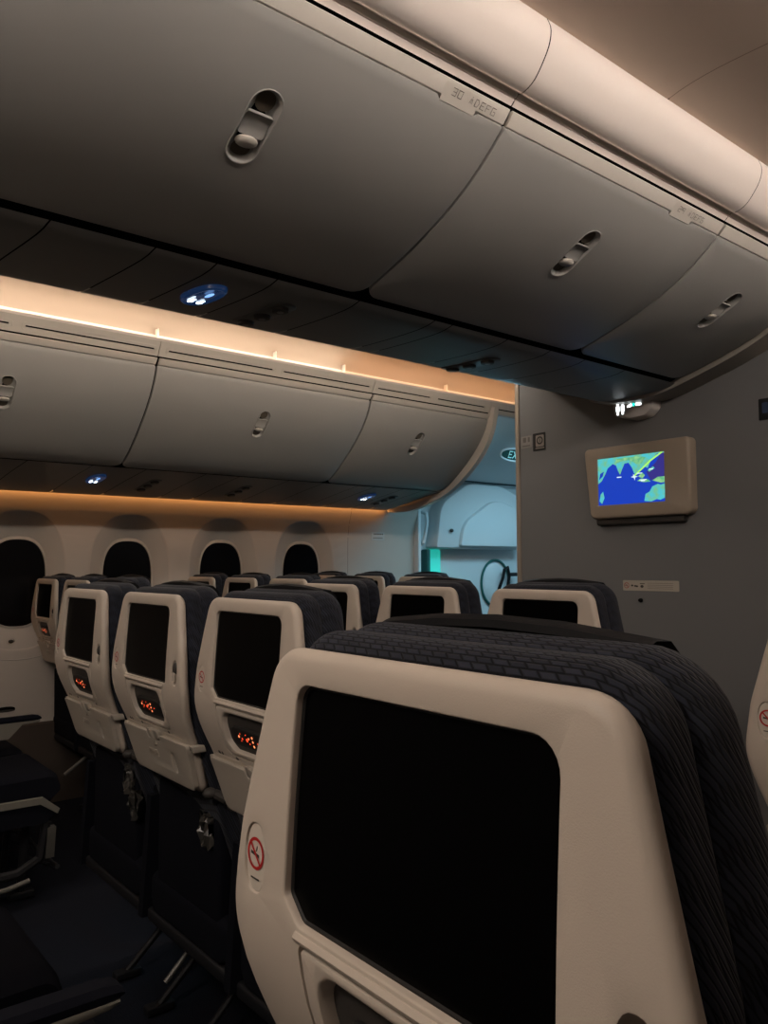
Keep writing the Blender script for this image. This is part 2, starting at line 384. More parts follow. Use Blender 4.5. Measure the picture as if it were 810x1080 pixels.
    # seat pan cushion, frame and legs
    m=MB(); prof=rpoly([(.10,.46,.03),(.60,.475,.04),(.625,.40,.03),(.58,.355,.02),(.10,.36,.01)],6)
    rr=[]
    for k in range(13):
        t=k/12; x=-.215+.43*t; e=min(1,min(t,1-t)/.10); sh=(1-math.sqrt(max(0,1-(1-e)**2)))*.02
        cy=.36;cz=.42
        rr.append([(x, cy+(y-cy)*(1-sh*2), cz+(z-cz)*(1-sh*14)) for y,z in prof])
    m.loft(rr); m.build('seat_cushion',CUSH,root)
    m=MB(); m.box(-.22,.22,.10,.57,.325,.358,bev=.008); m.tube([(-.235,.16,.32),(.235,.16,.32)],.022,12); m.tube([(-.235,.50,.32),(.235,.50,.32)],.022,12)
    m.build('seat_frame',DMETAL,root)
    m=MB(); m.box(-.17,.17,.105,.15,.42,.70,bev=.01); m.build('literature_pocket',CUSH,root)
    for s_ in (-1,1):
        m=MB(); m.tube([(s_*.12,.52,.31),(s_*.12,.50,.03)],[.018,.015],8); m.box(s_*.12-.02,s_*.12+.02,.46,.55,.003,.03,bev=.006); m.build('front_leg',DMETAL,root)
        m=MB(); m.tube([(s_*.12,.46,.30),(s_*.12,.29,.10),(s_*.12,.20,.02)],[.010,.010,.010],8); m.box(s_*.12-.018,s_*.12+.018,.16,.24,.003,.026,bev=.005); m.build('rear_brace',DMETAL,root)
    m=MB(); m.tube([(-.235,.60,.13),(-.10,.62,.10),(.10,.62,.10),(.235,.60,.13)],.010,8); m.tube([(-.12,.61,.10),(-.12,.5,.16)],.008,8); m.tube([(.12,.61,.10),(.12,.5,.16)],.008,8)
    m.build('baggage_bar',DMETAL,root)
    return root
def armrest(root, x, tip=.58, dz=0):
    m=MB(); rr=[]; Z0=len(root.children)
    for y,h in ((.13,.010),(.15,.014),(.35,.015),(tip-.03,.014),(tip-.008,.010),(tip,.004)):
        rr.append([(x+a,y,.648+dz+b*h/.015) for a,b in ((-.018,-.008),(-.020,.004),(-.014,.015),(.014,.015),(.020,.004),(.018,-.008))])
    m.loft(rr); a=m.build('armrest',CUSH,root)
    m=MB(); rr=[]
    for y,h in ((.24,.024),(.3,.022),(.4,.018),(tip-.02,.010),(tip-.006,.006)):
        rr.append([(x+a_,y,.640+dz+b*h) for a_,b in ((-.016,-1),(-.019,-.3),(-.018,0),(.018,0),(.019,-.3),(.016,-1))])
    m.loft(rr)
    m.loft([[(x+s_,y,z+dz) for y,z in ((tip-.30,.636),(tip-.07,.636),(tip-.13,.575),(tip-.26,.575))] for s_ in (-.018,.018)])
    m.build('armrest_body',TRIMG,a); 
    m=MB(); m.loft([[(x+s_,y,z) for y,z in ((.11,.64),(.22,.64),(.20,.33),(.09,.33))] for s_ in (-.014,.014)]); m.build('armrest_support',CUSH,a)

YR=.3377; YC=[-.097,.7577,1.612]; YL=[.3582,1.2282,2.1021,2.9686]
XR=[-.3949,.060]; XC=[-1.3511,-1.8311,-2.3111]; XL=[-3.365,-3.845,-4.325]
proto = make_seat()
def place(x,y,label,group,arms=(),first=[True],tip=.58):
    o = proto if first[0] else copy_tree(proto)
    first[0]=False
    o.location=(x,y,0); o['label']=label; o['group']=group
    return o
GR='seats of the right-hand block'; GC='seats of the middle block'; GL='seats of the window block'
S={}
S['R0']=place(XR[0],YR,'large beige-backed seat nearest the camera with a big dark screen and woven dark top',GR)
S['R1']=place(XR[0],YR+.870,'beige seat back cut off by the right photo edge, beyond the nearest seat',GR)
nm={0:'aisle-side',1:'middle',2:'far'}
S['C1_0']=place(XC[0],YC[1],'beige seat back directly behind the left shoulder of the nearest seat, orange remote lights',GC)
S['C1_1']=place(XC[1],YC[1],'beige seat back with full tray table in view, middle of the three with glowing remotes',GC)
S['C1_2']=place(XC[2],YC[1],'beige seat back closest to the window wall of three with orange-lit remotes',GC)
S['C2_0']=place(XC[0],YC[2],'seat standing before the grey bulkhead below the map screen, wide dark screen',GC)
S['C2_1']=place(XC[1],YC[2],'seat just left of the bulkhead edge, in front of the teal-lit door area',GC)
S['C2_2']=place(XC[2],YC[2],'seat second to the left of the bulkhead edge, peeping over a nearer woven seat top',GC)
S['L1_2']=place(XL[2],YL[1],'narrow-looking seat beside the first dark window with its screen and remote visible',GL)
S['L1_1']=place(XL[1],YL[1],'seat showing only its top right of the narrow seat beside the first window',GL)
S['L1_0']=place(XL[0],YL[1],'seat hidden but for a dark cushion top below the second dark window',GL)
S['L2_2']=place(XL[2],YL[2],'small seat top just left of the third dark window, leftmost of its row',GL)
S['L2_1']=place(XL[1],YL[2],'small seat top directly below the third dark window',GL)
S['L2_0']=place(XL[0],YL[2],'small seat top between the third and fourth dark windows',GL)
S['L3_2']=place(XL[2],YL[3],'tiny seat top directly below the fourth dark window',GL)
S['L3_1']=place(XL[1],YL[3],'tiny seat top right of the fourth window under the wall placard',GL)
S['L3_0']=place(XL[0],YL[3],'tiny seat top in front of the teal glow by the door',GL)
S['L0_0']=place(XL[0],YL[0],'aisle seat at the left photo edge showing a dark cushion with a belt buckle',GL)
S['L0_1']=place(XL[1],YL[0],'seat beyond the belt buckle cushion at the left photo edge, its armrest tip in view',GL)
S['C0_0']=place(XC[0],YC[0],'seat at the bottom left corner, only its dark armrest in view',GC)
S['C0_1']=place(XC[1],YC[0],'seat left of the corner armrest, its dark cushion barely in view',GC)
for k in ('C1_0','C1_1','C1_2','C2_0','C2_1','C2_2','L1_2','L1_1','L1_0'): armrest(S[k], .240)
armrest(S['L0_1'],.240,.66,-.045)
armrest(S['C0_0'], .240, .525, .022)
armrest(S['C1_2'],-.240)
# trim on the aisle side of the first window-block seat
m=MB(); x=.243
m.loft([[(x+s_,y,z) for y,z in ((.08,.40),(.54,.395),(.60,.345),(.592,.328),(.53,.372),(.08,.376))] for s_ in (-.012,.006)])
m.build('side_trim',TRIMG,S['L0_0'])
m=MB(); m.loft([[(x+s_,y,z) for y,z in ((.08,.376),(.53,.372),(.59,.33),(.55,.30),(.08,.30))] for s_ in (-.012,.0)]); m.build('side_shroud',CUSH,S['L0_0'])
m=MB(); m.loft([[(x+s_,y,z) for y,z in ((.56,.28),(.59,.28),(.585,.17),(.555,.17))] for s_ in (-.03,.0)]); m.build('end_leg',mat('leg_cover_grey',(.09,.085,.075),.5,.3),S['L0_0'])
m=MB(); m.tube([(x,.10,.09),(x,.42,.09),(x,.50,.105)],.009,8); m.build('foot_rail',METAL,S['L0_0'])
m=MB(); m.tube([(x-.02,.10,.125),(x-.02,.46,.13),(x-.02,.54,.17),(x-.02,.56,.30)],.018,8); m.build('side_bar',DMETAL,S['L0_0'])
# buckle lies on the cushion, fixed to the seat
m=MB(); m.box(-.20,-.13,.42,.47,.478,.488,bev=.004); m.box(-.13,-.10,.43,.46,.479,.484,bev=.002); b=m.build('belt_buckle',METAL,S['L0_0'])
m=MB(); m.loft([[(xx,.425,zz),(xx,.465,zz),(xx,.465,zz+.003),(xx,.425,zz+.003)] for xx,zz in ((-.225,.455),(-.215,.476),(-.19,.481))]); m.build('belt_webbing',CUSH,S['L0_0'])
# loop-shaped baggage bar under the middle block
m=MB(); pts=[(-2.93,1.19,.14),(-2.90,1.15,.11),(-2.82,1.12,.09),(-2.72,1.11,.085),(-2.66,1.14,.085),(-2.62,1.24,.09),(-2.60,1.34,.10),(-2.40,1.36,.11)]
bb=[tuple(a-b_ for a,b_ in zip(p,(XC[2],YC[1],0))) for p in pts]
m.tube(bb,.014,10); m.build('baggage_loop',DMETAL,S['C1_2'])
m=MB(); m.tube([(.0,.27,.002+.008),(.0,.44,.17),(.0,.47,.30)],[.008,.008,.008],8); br=m.build('diagonal_strut',METAL,S['C1_2']); 
m=MB(); m.tube([(-.155,.145,.33),(-.155,.02,.245)],.008,8); m.build('diagonal_strut',METAL,S['L1_1'])
# crumpled wrappers / straps hanging under the tables
for key,(bx,bz) in (('C1_2',(.13,.66)),('C1_1',(.12,.64)),('C1_2',(.17,.60))):
    m=MB(); rr=[]
    for i in range(9):
        a=i/8; rr.append([(bx+.05*(a-.5)+random.uniform(-.006,.006), .10+.012*math.sin(j*2.1+i)+random.uniform(-.006,.006), bz+.035*math.cos(j/7*2*PI)+random.uniform(-.008,.008)) for j in range(8)])
    m.loft(rr); m.build('pocket_contents',mat('crinkled_wrap',(.05,.046,.04),.3,.6),S[key],ang=10)

# ================================================================== OVERHEAD BINS
def prof_map(prof, flip=None):
    pts=[Vector((x,z)) for x,z in prof]
    # smooth the polyline with Catmull-Rom
    P=[pts[0]*2-pts[1]]+pts+[pts[-1]*2-pts[-2]]; sm=[]
    for i in range(1,len(P)-2):
        for k in range(6):
            t=k/6; p0,p1,p2,p3=P[i-1:i+3]
            sm.append(.5*((2*p1)+(p2-p0)*t+(2*p0-5*p1+4*p2-p3)*t*t+(3*p1-p0-3*p2+p3)*t**3))
    sm.append(pts[-1]); L=[0]
    for a,b in zip(sm,sm[1:]): L.append(L[-1]+(b-a).length)
    def at(s):
        s=max(-.05,min(L[-1]+.05,s))
        i=0
        while i<len(L)-2 and L[i+1]<s: i+=1
        t=(s-L[i])/(L[i+1]-L[i]); d=(sm[i+1]-sm[i]).normalized()
        # blended normal
        d0=(sm[i]-sm[i-1]).normalized() if i>0 else d; d1=(sm[i+2]-sm[i+1]).normalized() if i<len(sm)-2 else d
        dd=(d0.lerp(d,.5)).lerp(d.lerp(d1,.5),max(0,min(1,t))).normalized()
        return sm[i].lerp(sm[i+1],t), dd
    return at, L[-1]
def make_bin_fn(prof, side):
    """side=+1: bin faces +x. mapf(s,y,d): s along the profile, d into the bin"""
    at,L=prof_map(prof)
    def mp(s,y,d):
        p,t=at(s); n=Vector((-t.y,t.x)) # candidate normal
        inward = n if n.x*side<0 or (abs(n.x)<1e-6 and n.y>0) else -n
        if inward.x*side>0: inward=-inward
        q=p+inward*d; return (q.x,y,q.y)
    return mp,L
CBP=[(-1.122,2.203),(-1.176,2.158),(-1.229,2.120),(-1.313,2.073),(-1.427,2.028),(-1.552,1.990),(-1.633,1.966)]
CBP=[(-1.122,2.203),(-1.170,2.161),(-1.235,2.115),(-1.320,2.070),(-1.427,2.028),(-1.535,1.995),(-1.633,1.968)]
LBP=[(-3.407,2.165),(-3.425,2.112),(-3.471,2.036),(-3.540,1.957),(-3.622,1.882),(-3.720,1.805),(-3.800,1.758),(-3.850,1.742)]
RBP=[(-3.66-x,z) for x,z in LBP]
def latch(bin_, mp, sc, yc, hl=.082, hw=.032):
    m=MB(); st=stadium(sc,yc,hw,hl)
    # rim and dished floor
    m.loft([[mp(s,y,d) for s,y in inset(st,k)] for k,d in ((-.003,-.0006),(-.0015,-.002),(.0005,-.001),(.0015,.003),(.006,.011),(.012,.013))],0,False,True)
    o=m.build('latch_recess',BIN,bin_)
    m=MB(); pad=rpoly([(sc-.030,yc-hw+.004,.006),(sc+.018,yc-hw+.004,.006),(sc+.018,yc+hw-.004,.006),(sc-.030,yc+hw-.004,.006)],5)
    m.sheet(pad,[],lambda s,y,d:mp(s,y,.0005+d+.006*max(0,1-((s-sc+.006)/.026)**2)),pc=[sc-.026+.004*k for k in range(1,11)],rings=[(.001,.0015),(.001,.008)])
    m.build('latch_paddle',BIN,o)
    m=MB(); c=mp(sc+.034,yc,.005); m.ball(c,(.019,.024,.009)); m.build('latch_button',RAIL,o)
    for q,ww,hh in ((sc-.054,.020,.022),(sc+.056,.020,.021)):
        m=MB(); m.sheet(stadium(q,yc,ww,hh,8),[],lambda s,y,d:mp(s,y,.0115)); m.build('latch_hollow_shade',mat('latch_shade_brown',(.13,.11,.085),.6,.2),o)  # flat brown patches stand for the shade inside the latch cavities
def make_bin(prof, side, y0, y1, label, group, latch_y, lab=None, hub=None, cutl=None, bmat=None, topz=2.36):
    bx = thing('overhead_bin',label,'overhead bin',((prof[0][0]+prof[-1][0])/2,(y0+y1)/2,prof[-1][1]),group)
    off=Vector(bx.location)
    inv=Matrix.Translation(-off)
    mp0,L=make_bin_fn(prof,side)
    mp=lambda s,y,d:(Vector(mp0(s,y,d))-off)
    gp=.005; sc=L*.36 if latch_y is not None else 0
    pc=[L*k/22 for k in range(1,22)]
    m=MB(); outl=rpoly([(.004,y0+gp,.006),(L,y0+gp,.045),(L,y1-gp,.045),(.004,y1-gp,.006)],6)
    if lab:   # notch for the finger lip below the row label
        outl=rpoly([(.004,y0+gp,.004),(L,y0+gp,.045),(L,y1-gp,.045),(.004,y1-gp,.004),(.004,lab[1],0),(.012,lab[1]-.01,0),(.012,lab[0]+.01,0),(.004,lab[0],0)],6)
    holes=[stadium(sc,latch_y,.032,.082)] if latch_y is not None else []
    m.sheet(outl,holes,mp,pc=pc,rings=[(.0015,.0008),(.002,.003),(.002,.014)],hrings=[[(.0005,.001),(.001,.004)]])
    m.build('bin_door',bmat or BIN,bx)
    if latch_y is not None: latch(bx,mp,sc,latch_y)
    # rail above the door
    t=side
    m=MB(); x0,z0=prof[0]; 
    rp=[(x0-t*.010,z0+.002),(x0+t*.001,z0+.002),(x0+t*.020,z0+.022),(x0+t*.0215,z0+.0255),(x0+t*.019,z0+.029),(x0+t*.010,z0+.030)]
    m.ext([(a-off.x,b-off.z) for a,b in rp],y0+gp-off.y,y1-gp-off.y,caps=True,closed=True); rl=m.build('bin_rail',RAIL,bx)
    if lab:
        m=MB()
        def rmap(p,q,d):   # p along the cabin, q up the rail face
            a=Vector((x0+t*.001,z0+.002)); b=Vector((x0+t*.020,z0+.022)); c=a.lerp(b,q); n=Vector((b.y-a.y,-(b.x-a.x))).normalized()*(1 if side>0 else -1)
            if n.x*side<0: n=-n
            c=c+n*(.0006+d); return Vector((c.x,p,c.y))-off
        m.sheet(rrect(lab[0]+.008,lab[1]-.012,-.42,.95,.002,3),[],lambda p,q,d:Vector(rmap(p,q,d*0+ .0)) ,rings=[(.0006,-.0006)])
        m.build('finger_lip',RAIL,bx)
        m2=MB(); strokes(m2,hub,lab[0]+.030,.22,.0105,.50,lambda p,q:rmap(p,q,.0008)); m2.build('row_label',GRPR,bx)
    # body behind the door
    m=MB(); body=[mp0(L*k/14,0,.014) for k in range(15)]; pr=[(a-off.x,c-off.z) for a,_,c in body]
    xb=prof[-1][0]; far = xb-side*.16
    pr=pr+[(far-off.x,prof[-1][1]+.01-off.z),(far-off.x,topz-.14-off.z),(prof[0][0]-side*.02-off.x,prof[0][1]+.02-off.z)]
    m.ext(pr,y0+.001-off.y,y1-.001-off.y,closed=True,caps=True); m.build('bin_housing',DARK,bx)
    return bx
SEG={'0':[(0,0,1,0),(1,0,1,1),(1,1,0,1),(0,1,0,0)],'3':[(0,1,1,1),(1,1,1,0),(1,0,0,0),(.2,.5,1,.5)],'2':[(0,1,1,1),(1,1,1,.5),(1,.5,0,.5),(0,.5,0,0),(0,0,1,0)],
 '1':[(.5,0,.5,1)],'9':[(1,.5,0,.5),(0,.5,0,1),(0,1,1,1),(1,1,1,0)],'D':[(0,0,0,1),(0,1,.7,1),(.7,1,1,.5),(1,.5,.7,0),(.7,0,0,0)],'E':[(0,0,0,1),(0,1,1,1),(0,.5,.8,.5),(0,0,1,0)],
 'F':[(0,0,0,1),(0,1,1,1),(0,.5,.8,.5)],'G':[(1,1,0,1),(0,1,0,0),(0,0,1,0),(1,0,1,.5),(1,.5,.5,.5)],'A':[(0,0,.5,1),(.5,1,1,0),(.2,.4,.8,.4)],'B':[(0,0,0,1),(0,1,.9,1),(.9,1,.9,.5),(0,.5,.9,.5),(.9,.5,1,0),(1,0,0,0)],
 'C':[(1,1,0,1),(0,1,0,0),(0,0,1,0)],'&':[(.5,.9,.5,1.05),(.15,.1,.3,.7),(.3,.7,.7,.7),(.7,.7,.85,.1),(.5,.1,.5,.7)],' ':[],'X':[(0,0,1,1),(0,1,1,0)],'I':[(.5,0,.5,1)],'T':[(0,1,1,1),(.5,0,.5,1)]}
def strokes(mb, txt, p0, q0, w, h, mapf, th=.0013, mi=0, gap=.55, hs=1):
    """letters drawn as thin strokes; w = letter width in metres (p), h = height in q units, hs = metres per q unit"""
    p=p0
    for ch in txt:
        for a,b,c,d in SEG.get(ch,[]):
            P0=Vector((p+a*w, (q0+b*h)*1.0)); P1=Vector((p+c*w,(q0+d*h)*1.0))
            qs=.0276 if hs==1 else hs   # metres per q unit
            A=Vector((P0.x,P0.y*qs)); B=Vector((P1.x,P1.y*qs)); v=(B-A)
            if v.length<1e-9: continue
            v.normalize(); n=Vector((-v.y,v.x))*th/2; A-=v*th/2; B+=v*th/2
            mb.add([mapf(q.x,q.y/qs) for q in (A+n,B+n,B-n,A-n)],[(0,1,2,3)],mi)
        p+=w*(1+gap)
CG='bins over the middle seats'
make_bin(CBP,1,.21,1.2505,'large overhead bin at the top left, the nearest and biggest in the photo',CG,.728,(1.055,1.172),'30 &DEFG')
make_bin(CBP,1,1.2515,2.1635,'overhead bin at the upper right, second from the top left corner',CG,1.715,(1.905,2.025),'29 &DEFG')
make_bin(CBP,1,2.1645,2.80,'overhead bin at the right photo edge, meeting the bulkhead',CG,2.478)
make_bin(CBP,1,-1.2,.209,'overhead bin beyond the left edge of the photo above the middle block',CG,-.5)
LG_='bins over the window seats'
make_bin(LBP,1,.21,1.4285,'far overhead bin at the left edge above the first dark windows',LG_,.823)
make_bin(LBP,1,1.4315,2.668,'far overhead bin in the middle of the three along the window side',LG_,2.045)
make_bin(LBP,1,2.672,3.61,'far overhead bin beside the teal-lit door area',LG_,3.108)
make_bin(LBP,1,-1.2,.209,'far overhead bin beyond the left edge of the photo, window side',LG_,-.5)
# left-facing side of the middle bins and the window bins on the camera's side: plain runs outside the view
m=MB(); MB_P=[(-3.66-x,z) for x,z in CBP]
m.ext([(-1.85,2.19)]+[(-2.53,2.205)]+MB_P+[(-2.03,1.99),(-1.85,2.02)],-1.19,2.92,closed=True,caps=True)
tag(m.build('overhead_bin_run',BIN),'closed bin run on the far side of the middle overhead bins','overhead bin')
m=MB(); m.ext([(-.253,2.165)]+RBP[1:]+[(.45,1.70),(.74,1.64),(.80,2.2),(-.20,2.22)],-1.19,2.93,closed=True,caps=True)
tag(m.build('overhead_bin_run',BIN),'closed bin run over the right-hand seats, above the camera','overhead bin')

# mouldings and grilles
CV=[(-1.076,2.2535),(-1.058,2.256),(-1.035,2.268),(-1.010,2.298),(-.995,2.325),(-.991,2.355),(-1.0,2.380)]
YS=[-1.2,.21,1.251,2.164,2.93]
for i,(a,b) in enumerate(zip(YS,YS[1:])):
    at,L=prof_map(CV); pr=[tuple(at(L*k/16)[0]) for k in range(17)]
    m=MB(); m.ext(pr,a+.0015,b-.0015); 
    m.ext([(-1.100,2.2380),(-1.1015,2.2395),(-1.0915,2.2485),(-1.0930,2.2505),(-1.0880,2.2505),(-1.0800,2.2570),(-1.0750,2.2560),(-1.0700,2.2510)],a+.0015,b-.0015)
    struct(m.build('trim_1' if i==0 else 'trim_1.%03d'%i,COVE)); m=MB(); m.ext([(x-.005,z+.0025) for x,z in pr],b-.004,b+.004); struct(m.build('trim_12',mat('joint_brown',(.22,.17,.14),.7,.1)))
m=MB(); m.ext([(-1.125,2.215),(-1.112,2.235),(-1.108,2.240),(-1.108,2.26),(-1.15,2.26)],-1.2,2.93,closed=True,caps=True); struct(m.build('trim_2',DARK))
# window-side grille above the bins, with its slots
def gmap(off):
    def f(y,q,d):   # q up the panel 0..1
        a=Vector((-3.398,2.204)); b=Vector((-3.362,2.268)); c=a.lerp(b,q); n=Vector((b.y-a.y,-(b.x-a.x))).normalized(); c=c-n*d
        return Vector((c.x,y,c.y))-off
    return f
for i,(a,b,sl) in enumerate(((.21,1.429,((.24,.795),(.858,1.408))),(1.432,2.668,((1.476,2.028),(2.091,2.646))),(2.672,3.60,((2.704,3.097),(3.157,3.554))),(3.603,4.9,((3.621,4.2),(4.26,4.85))))):
    off=Vector((-3.38,(a+b)/2,2.23)); f=gmap(off)
    lab=['long slotted air grille at the left edge above the far bins','slotted air grille above the middle far bin','slotted air grille above the far bin by the door','slotted air grille at the bulkhead edge, past the last far bin'][i]
    t=thing('air_grille',lab,'air grille',off,'air grilles above the far bins')
    m=MB(); slots=[rrect(c,d,.36,.46,.03,2) if False else rpoly([(c,.36,0),(d,.36,0),(d,.47,0),(c,.47,0)]) for c,d in sl]
    m.sheet([(a,.0),(b,.0),(b,1),(a,1)],slots,f,rings=[(0,.01)],hrings=[[(0,.008)]]*2)
    for c,d in sl:
        lo,hi=.20,.63   # thin raised frame round each slot
        m.tube([f(y,q,-.0005) for y,q in ((c-.012,lo+.08),(c-.004,lo),(d+.004,lo),(d+.012,lo+.08),(d+.012,hi-.08),(d+.004,hi),(c-.004,hi),(c-.012,hi-.08),(c-.012,lo+.08))],.0016,6,caps=False)
    m.build('grille_panel',RAIL,t)
    m=MB(); m.sheet([(a+.002,.1),(b-.002,.1),(b-.002,.8),(a+.002,.8)],[],lambda y,q,d:f(y,q,.008)); m.build('slot_back',DARK,t)
m=MB(); m.ext([(-3.45,2.185),(-3.408,2.190),(-3.408,2.215),(-3.45,2.22)],.21,3.61,closed=True,caps=True); struct(m.build('trim_3',DARK))

# service panels under the bins
def psu_run(prof, ys, y_end, side, name, labels, group, signs, lamps, arcs):
    at,L=prof_map(prof)
    allb=list(ys)
    for i,(a,b) in enumerate(zip(allb,allb[1:])):
        mid=(a+b)/2; off=Vector((prof[len(prof)//2][0],mid,prof[len(prof)//2][1]))
        def mp(s,y,d):
            p,t=at(s); n=Vector((t.y,-t.x)); n = n if n.y>0 else -n
            bow=.05*math.sin(min(1,max(0,s/L))*PI/2)*(-1) ; q=p+n*d
            return Vector((q.x,y+bow,q.y))-off
        lb='plain '+labels[0]
        if any(a<q[0]<b for q in lamps): lb=labels[0]+' with reading lights, '+('nearer the bulkhead' if mid>1.7 and name=='c' else 'over the aisle' if name=='c' else ['at the far end','in the middle','at the left'][0 if mid>3 else 1 if mid>2 else 2])+''
        lb=lb.strip()
        if any(a<q[0]<b for q in signs): lb=labels[1 if mid<2 else 2]
        t=thing('service_panel',lb,'service panel',off,group)
        m=MB(); holes=[]
        m.sheet(rpoly([(.0,a+.002,0),(L,a+.002,0),(L,b-.002,0),(.0,b-.002,0)]),[],mp,pc=[L*k/14 for k in range(1,14)])
        m.build('panel_face',PSU,t)
        for (ly,ls) in lamps:
            if a<ly<b:
                m=MB(); st=stadium(ls,ly,.033,.115)
                m.sheet(st,[],lambda s,y,d:mp(s,y,-.003+d),pc=[L*k/14 for k in range(1,14)],rings=[(.0015,.001),(.002,.003)]); fx=m.build('reading_light_plate',PSUD,t)
                for k in (-.075,0,.075):
                    m=MB(); c=mp(ls+k,ly,-.003); c2=mp(ls+k,ly,-.012)
                    m.tube([c,Vector(c).lerp(Vector(c2),.8),c2],[.024,.022,.014],16); m.tube([c2,Vector(c2)+Vector((0,0,-.0005))],[.010,.008],12,mi=1); m.build('reading_light',[DKGREY,METAL],t)
        for (sy,ss) in signs:
            if a<sy<b:
                # oval clear-lipped sign with two glowing pictograms
                m=MB(); ov=oval(ss,sy,.075,.040,28,2.3)
                m.loft([[mp(s,y,d) for s,y in inset(ov,k)] for k,d in ((0,0),(.002,-.009),(.007,-.012),(.016,-.010))],0,False,True); sg=m.build('sign_lens',mat('sign_lens_blue',(.010,.022,.055),.12,.6,emit=(.05,.16,.5),estr=.10),t)
                m=MB()
                for dy in (-.012,.012):
                    m.sheet(oval(ss+.022,sy+dy,.008,.0055,12),[],lambda s,y,d:mp(s,y,-.0125)); m.sheet(oval(ss+.036,sy+dy,.010,.0075,12),[],lambda s,y,d:mp(s,y,-.0125))
                m.sheet(oval(ss-.025,sy,.018,.007,12),[],lambda s,y,d:mp(s,y,-.0125),mi=1)
                m.build('lit_pictogram',[mat('sign_white_glow',(.1,.1,.1),.5,.3,emit=(.75,.88,1),estr=5),mat('sign_blue_glow',(.1,.1,.1),.5,.3,emit=(.25,.5,1),estr=1.3)],sg)
CP=[(-1.650,1.957),(-1.665,1.951),(-1.70,1.943),(-1.78,1.937),(-1.86,1.935),(-1.94,1.936),(-2.00,1.942),(-2.035,1.955)]
psu_run(CP,[-1.2,-.6,.0,.21,.46,.685,.835,1.00,1.255,1.53,1.60,1.84,2.05,2.235,2.47,2.93],2.93,1,'c',
  ['dark service panel under the middle bins','service panel with the larger bright blue-white lit sign, under the top left bin',''],'service panels under the middle bins',[(.905,.155)],[(1.115,.21),(1.95,.24)],0)
LP=[(-3.850,1.738),(-3.90,1.728),(-3.99,1.711),(-4.08,1.693),(-4.18,1.673),(-4.28,1.655),(-4.38,1.642),(-4.41,1.645)]
psu_run(LP,[-1.2,-.6,0,.5,1.0,1.30,1.57,1.9,2.10,2.42,2.66,2.92,3.05,3.28,3.45,3.61],3.61,1,'l',
  ['dark service panel under the far window-side bins','service panel with a small blue lit sign above the second dark window','service panel with a small blue lit sign at the far end near the door area'],'service panels under the far bins',[(1.41,.20),(3.17,.21)],[(2.27,.27),(3.37,.27),(1.72,.27)],0)
m=MB(); m.ext([(-1.638,1.976),(-1.66,1.965),(-1.80,1.952),(-1.94,1.952),(-2.02,1.965)],-1.2,2.80); m.ext([(-3.852,1.752),(-3.99,1.722),(-4.18,1.685),(-4.37,1.655)],-1.2,3.61); struct(m.build('trim_11',DARK))
# end closures of the bin runs
m=MB(); fullL=[(-3.352,2.14+.06),(-3.385,2.19)]+LBP[1:-1]+[(-3.85,1.738)]+LP[1:]
ring=[( -3.36,2.235),(-3.372,2.165),(-3.395,2.09),(-3.445,2.00),(-3.52,1.915),(-3.62,1.832),(-3.72,1.765),(-3.83,1.712),(-3.95,1.674),(-4.10,1.642),(-4.25,1.628),(-4.42,1.632)]
at,L=prof_map(ring); rp=[tuple(at(L*k/40)[0]) for k in range(41)]
inner=[(x-.045 if z>1.9 else x-.03, z+.035) for x,z in rp]
m.loft([[(x,3.612,z) for x,z in inner],[(x,3.618,z) for x,z in rp],[(x,3.655,z) for x,z in rp],[(x-.02,3.665,z+.02) for x,z in rp],[(x-.25,3.665,z+.25 if z<2.0 else 2.3) for x,z in rp]],0,False,False,False)
struct(m.build('trim_4',RAIL))
m=MB(); ring=[(-1.085,2.235),(-1.115,2.200),(-1.165,2.150),(-1.235,2.103),(-1.320,2.057),(-1.427,2.013),(-1.545,1.976),(-1.633,1.950),(-1.72,1.930),(-1.83,1.922),(-1.94,1.928),(-2.05,1.950)]
at,L=prof_map(ring); rp=[tuple(at(L*k/40)[0]) for k in range(41)]
m.loft([[(x-.02,2.803,z+.02) for x,z in rp],[(x,2.812,z) for x,z in rp],[(x,2.93,z) for x,z in rp]],0,False,False,False)
struct(m.build('trim_5',mat('bin_end_panel',(.30,.275,.24),.45,.35)))

# ================================================================== CEILING, WALLS, FLOOR
m=MB()
cr=[(-1.0,2.380),(-.95,2.390),(-.87,2.395),(-.75,2.392),(-.60,2.384),(-.42,2.365),(-.30,2.345),(-.24,2.33),(-.20,2.33),(-.19,2.24)]
at,L=prof_map(cr[:-2]); rp=[tuple(at(L*k/24)[0]) for k in range(25)]+cr[-2:]
segs=[-1.2,.78,1.705,2.63,3.9]
for a,b in zip(segs,segs[1:]): m.ext(rp,a+.0015,b-.0015)
m2=MB(); m2.ext([(x,z+.006) for x,z in rp],-1.2,3.9); struct(m2.build('trim_13',mat('joint_brown',(.22,.17,.14),.7,.1)))
# left aisle ceiling and cove
cl=[(-3.430,2.30),(-3.428,2.345),(-3.395,2.385),(-3.32,2.405),(-3.15,2.412),(-2.9,2.41),(-2.72,2.395),(-2.66,2.38),(-2.669,2.355),(-2.665,2.325),(-2.64,2.29),(-2.60,2.262)]
at,L=prof_map(cl); rp=[tuple(at(L*k/50)[0]) for k in range(51)]
m.ext(rp,-1.2,5.6); m.ext([(-2.53,2.30),(-1.12,2.30)],-1.2,2.93); 
m.ext([(-2.66,2.385),(-.99,2.385)],2.93,5.6)
struct(m.build('ceiling',[CEIL]))
m=MB(); 
m.ext([(-3.361,2.266),(-3.359,2.278),(-3.363,2.279),(-3.365,2.268),(-3.380,2.266),(-3.425,2.270),(-3.430,2.31)],-1.2,5.2); struct(m.build('trim_6',COVE))

# floor
m=MB(); m.box(-4.5,1.1,-1.2,5.6,-.05,0); struct(m.build('floor',FLOORM))
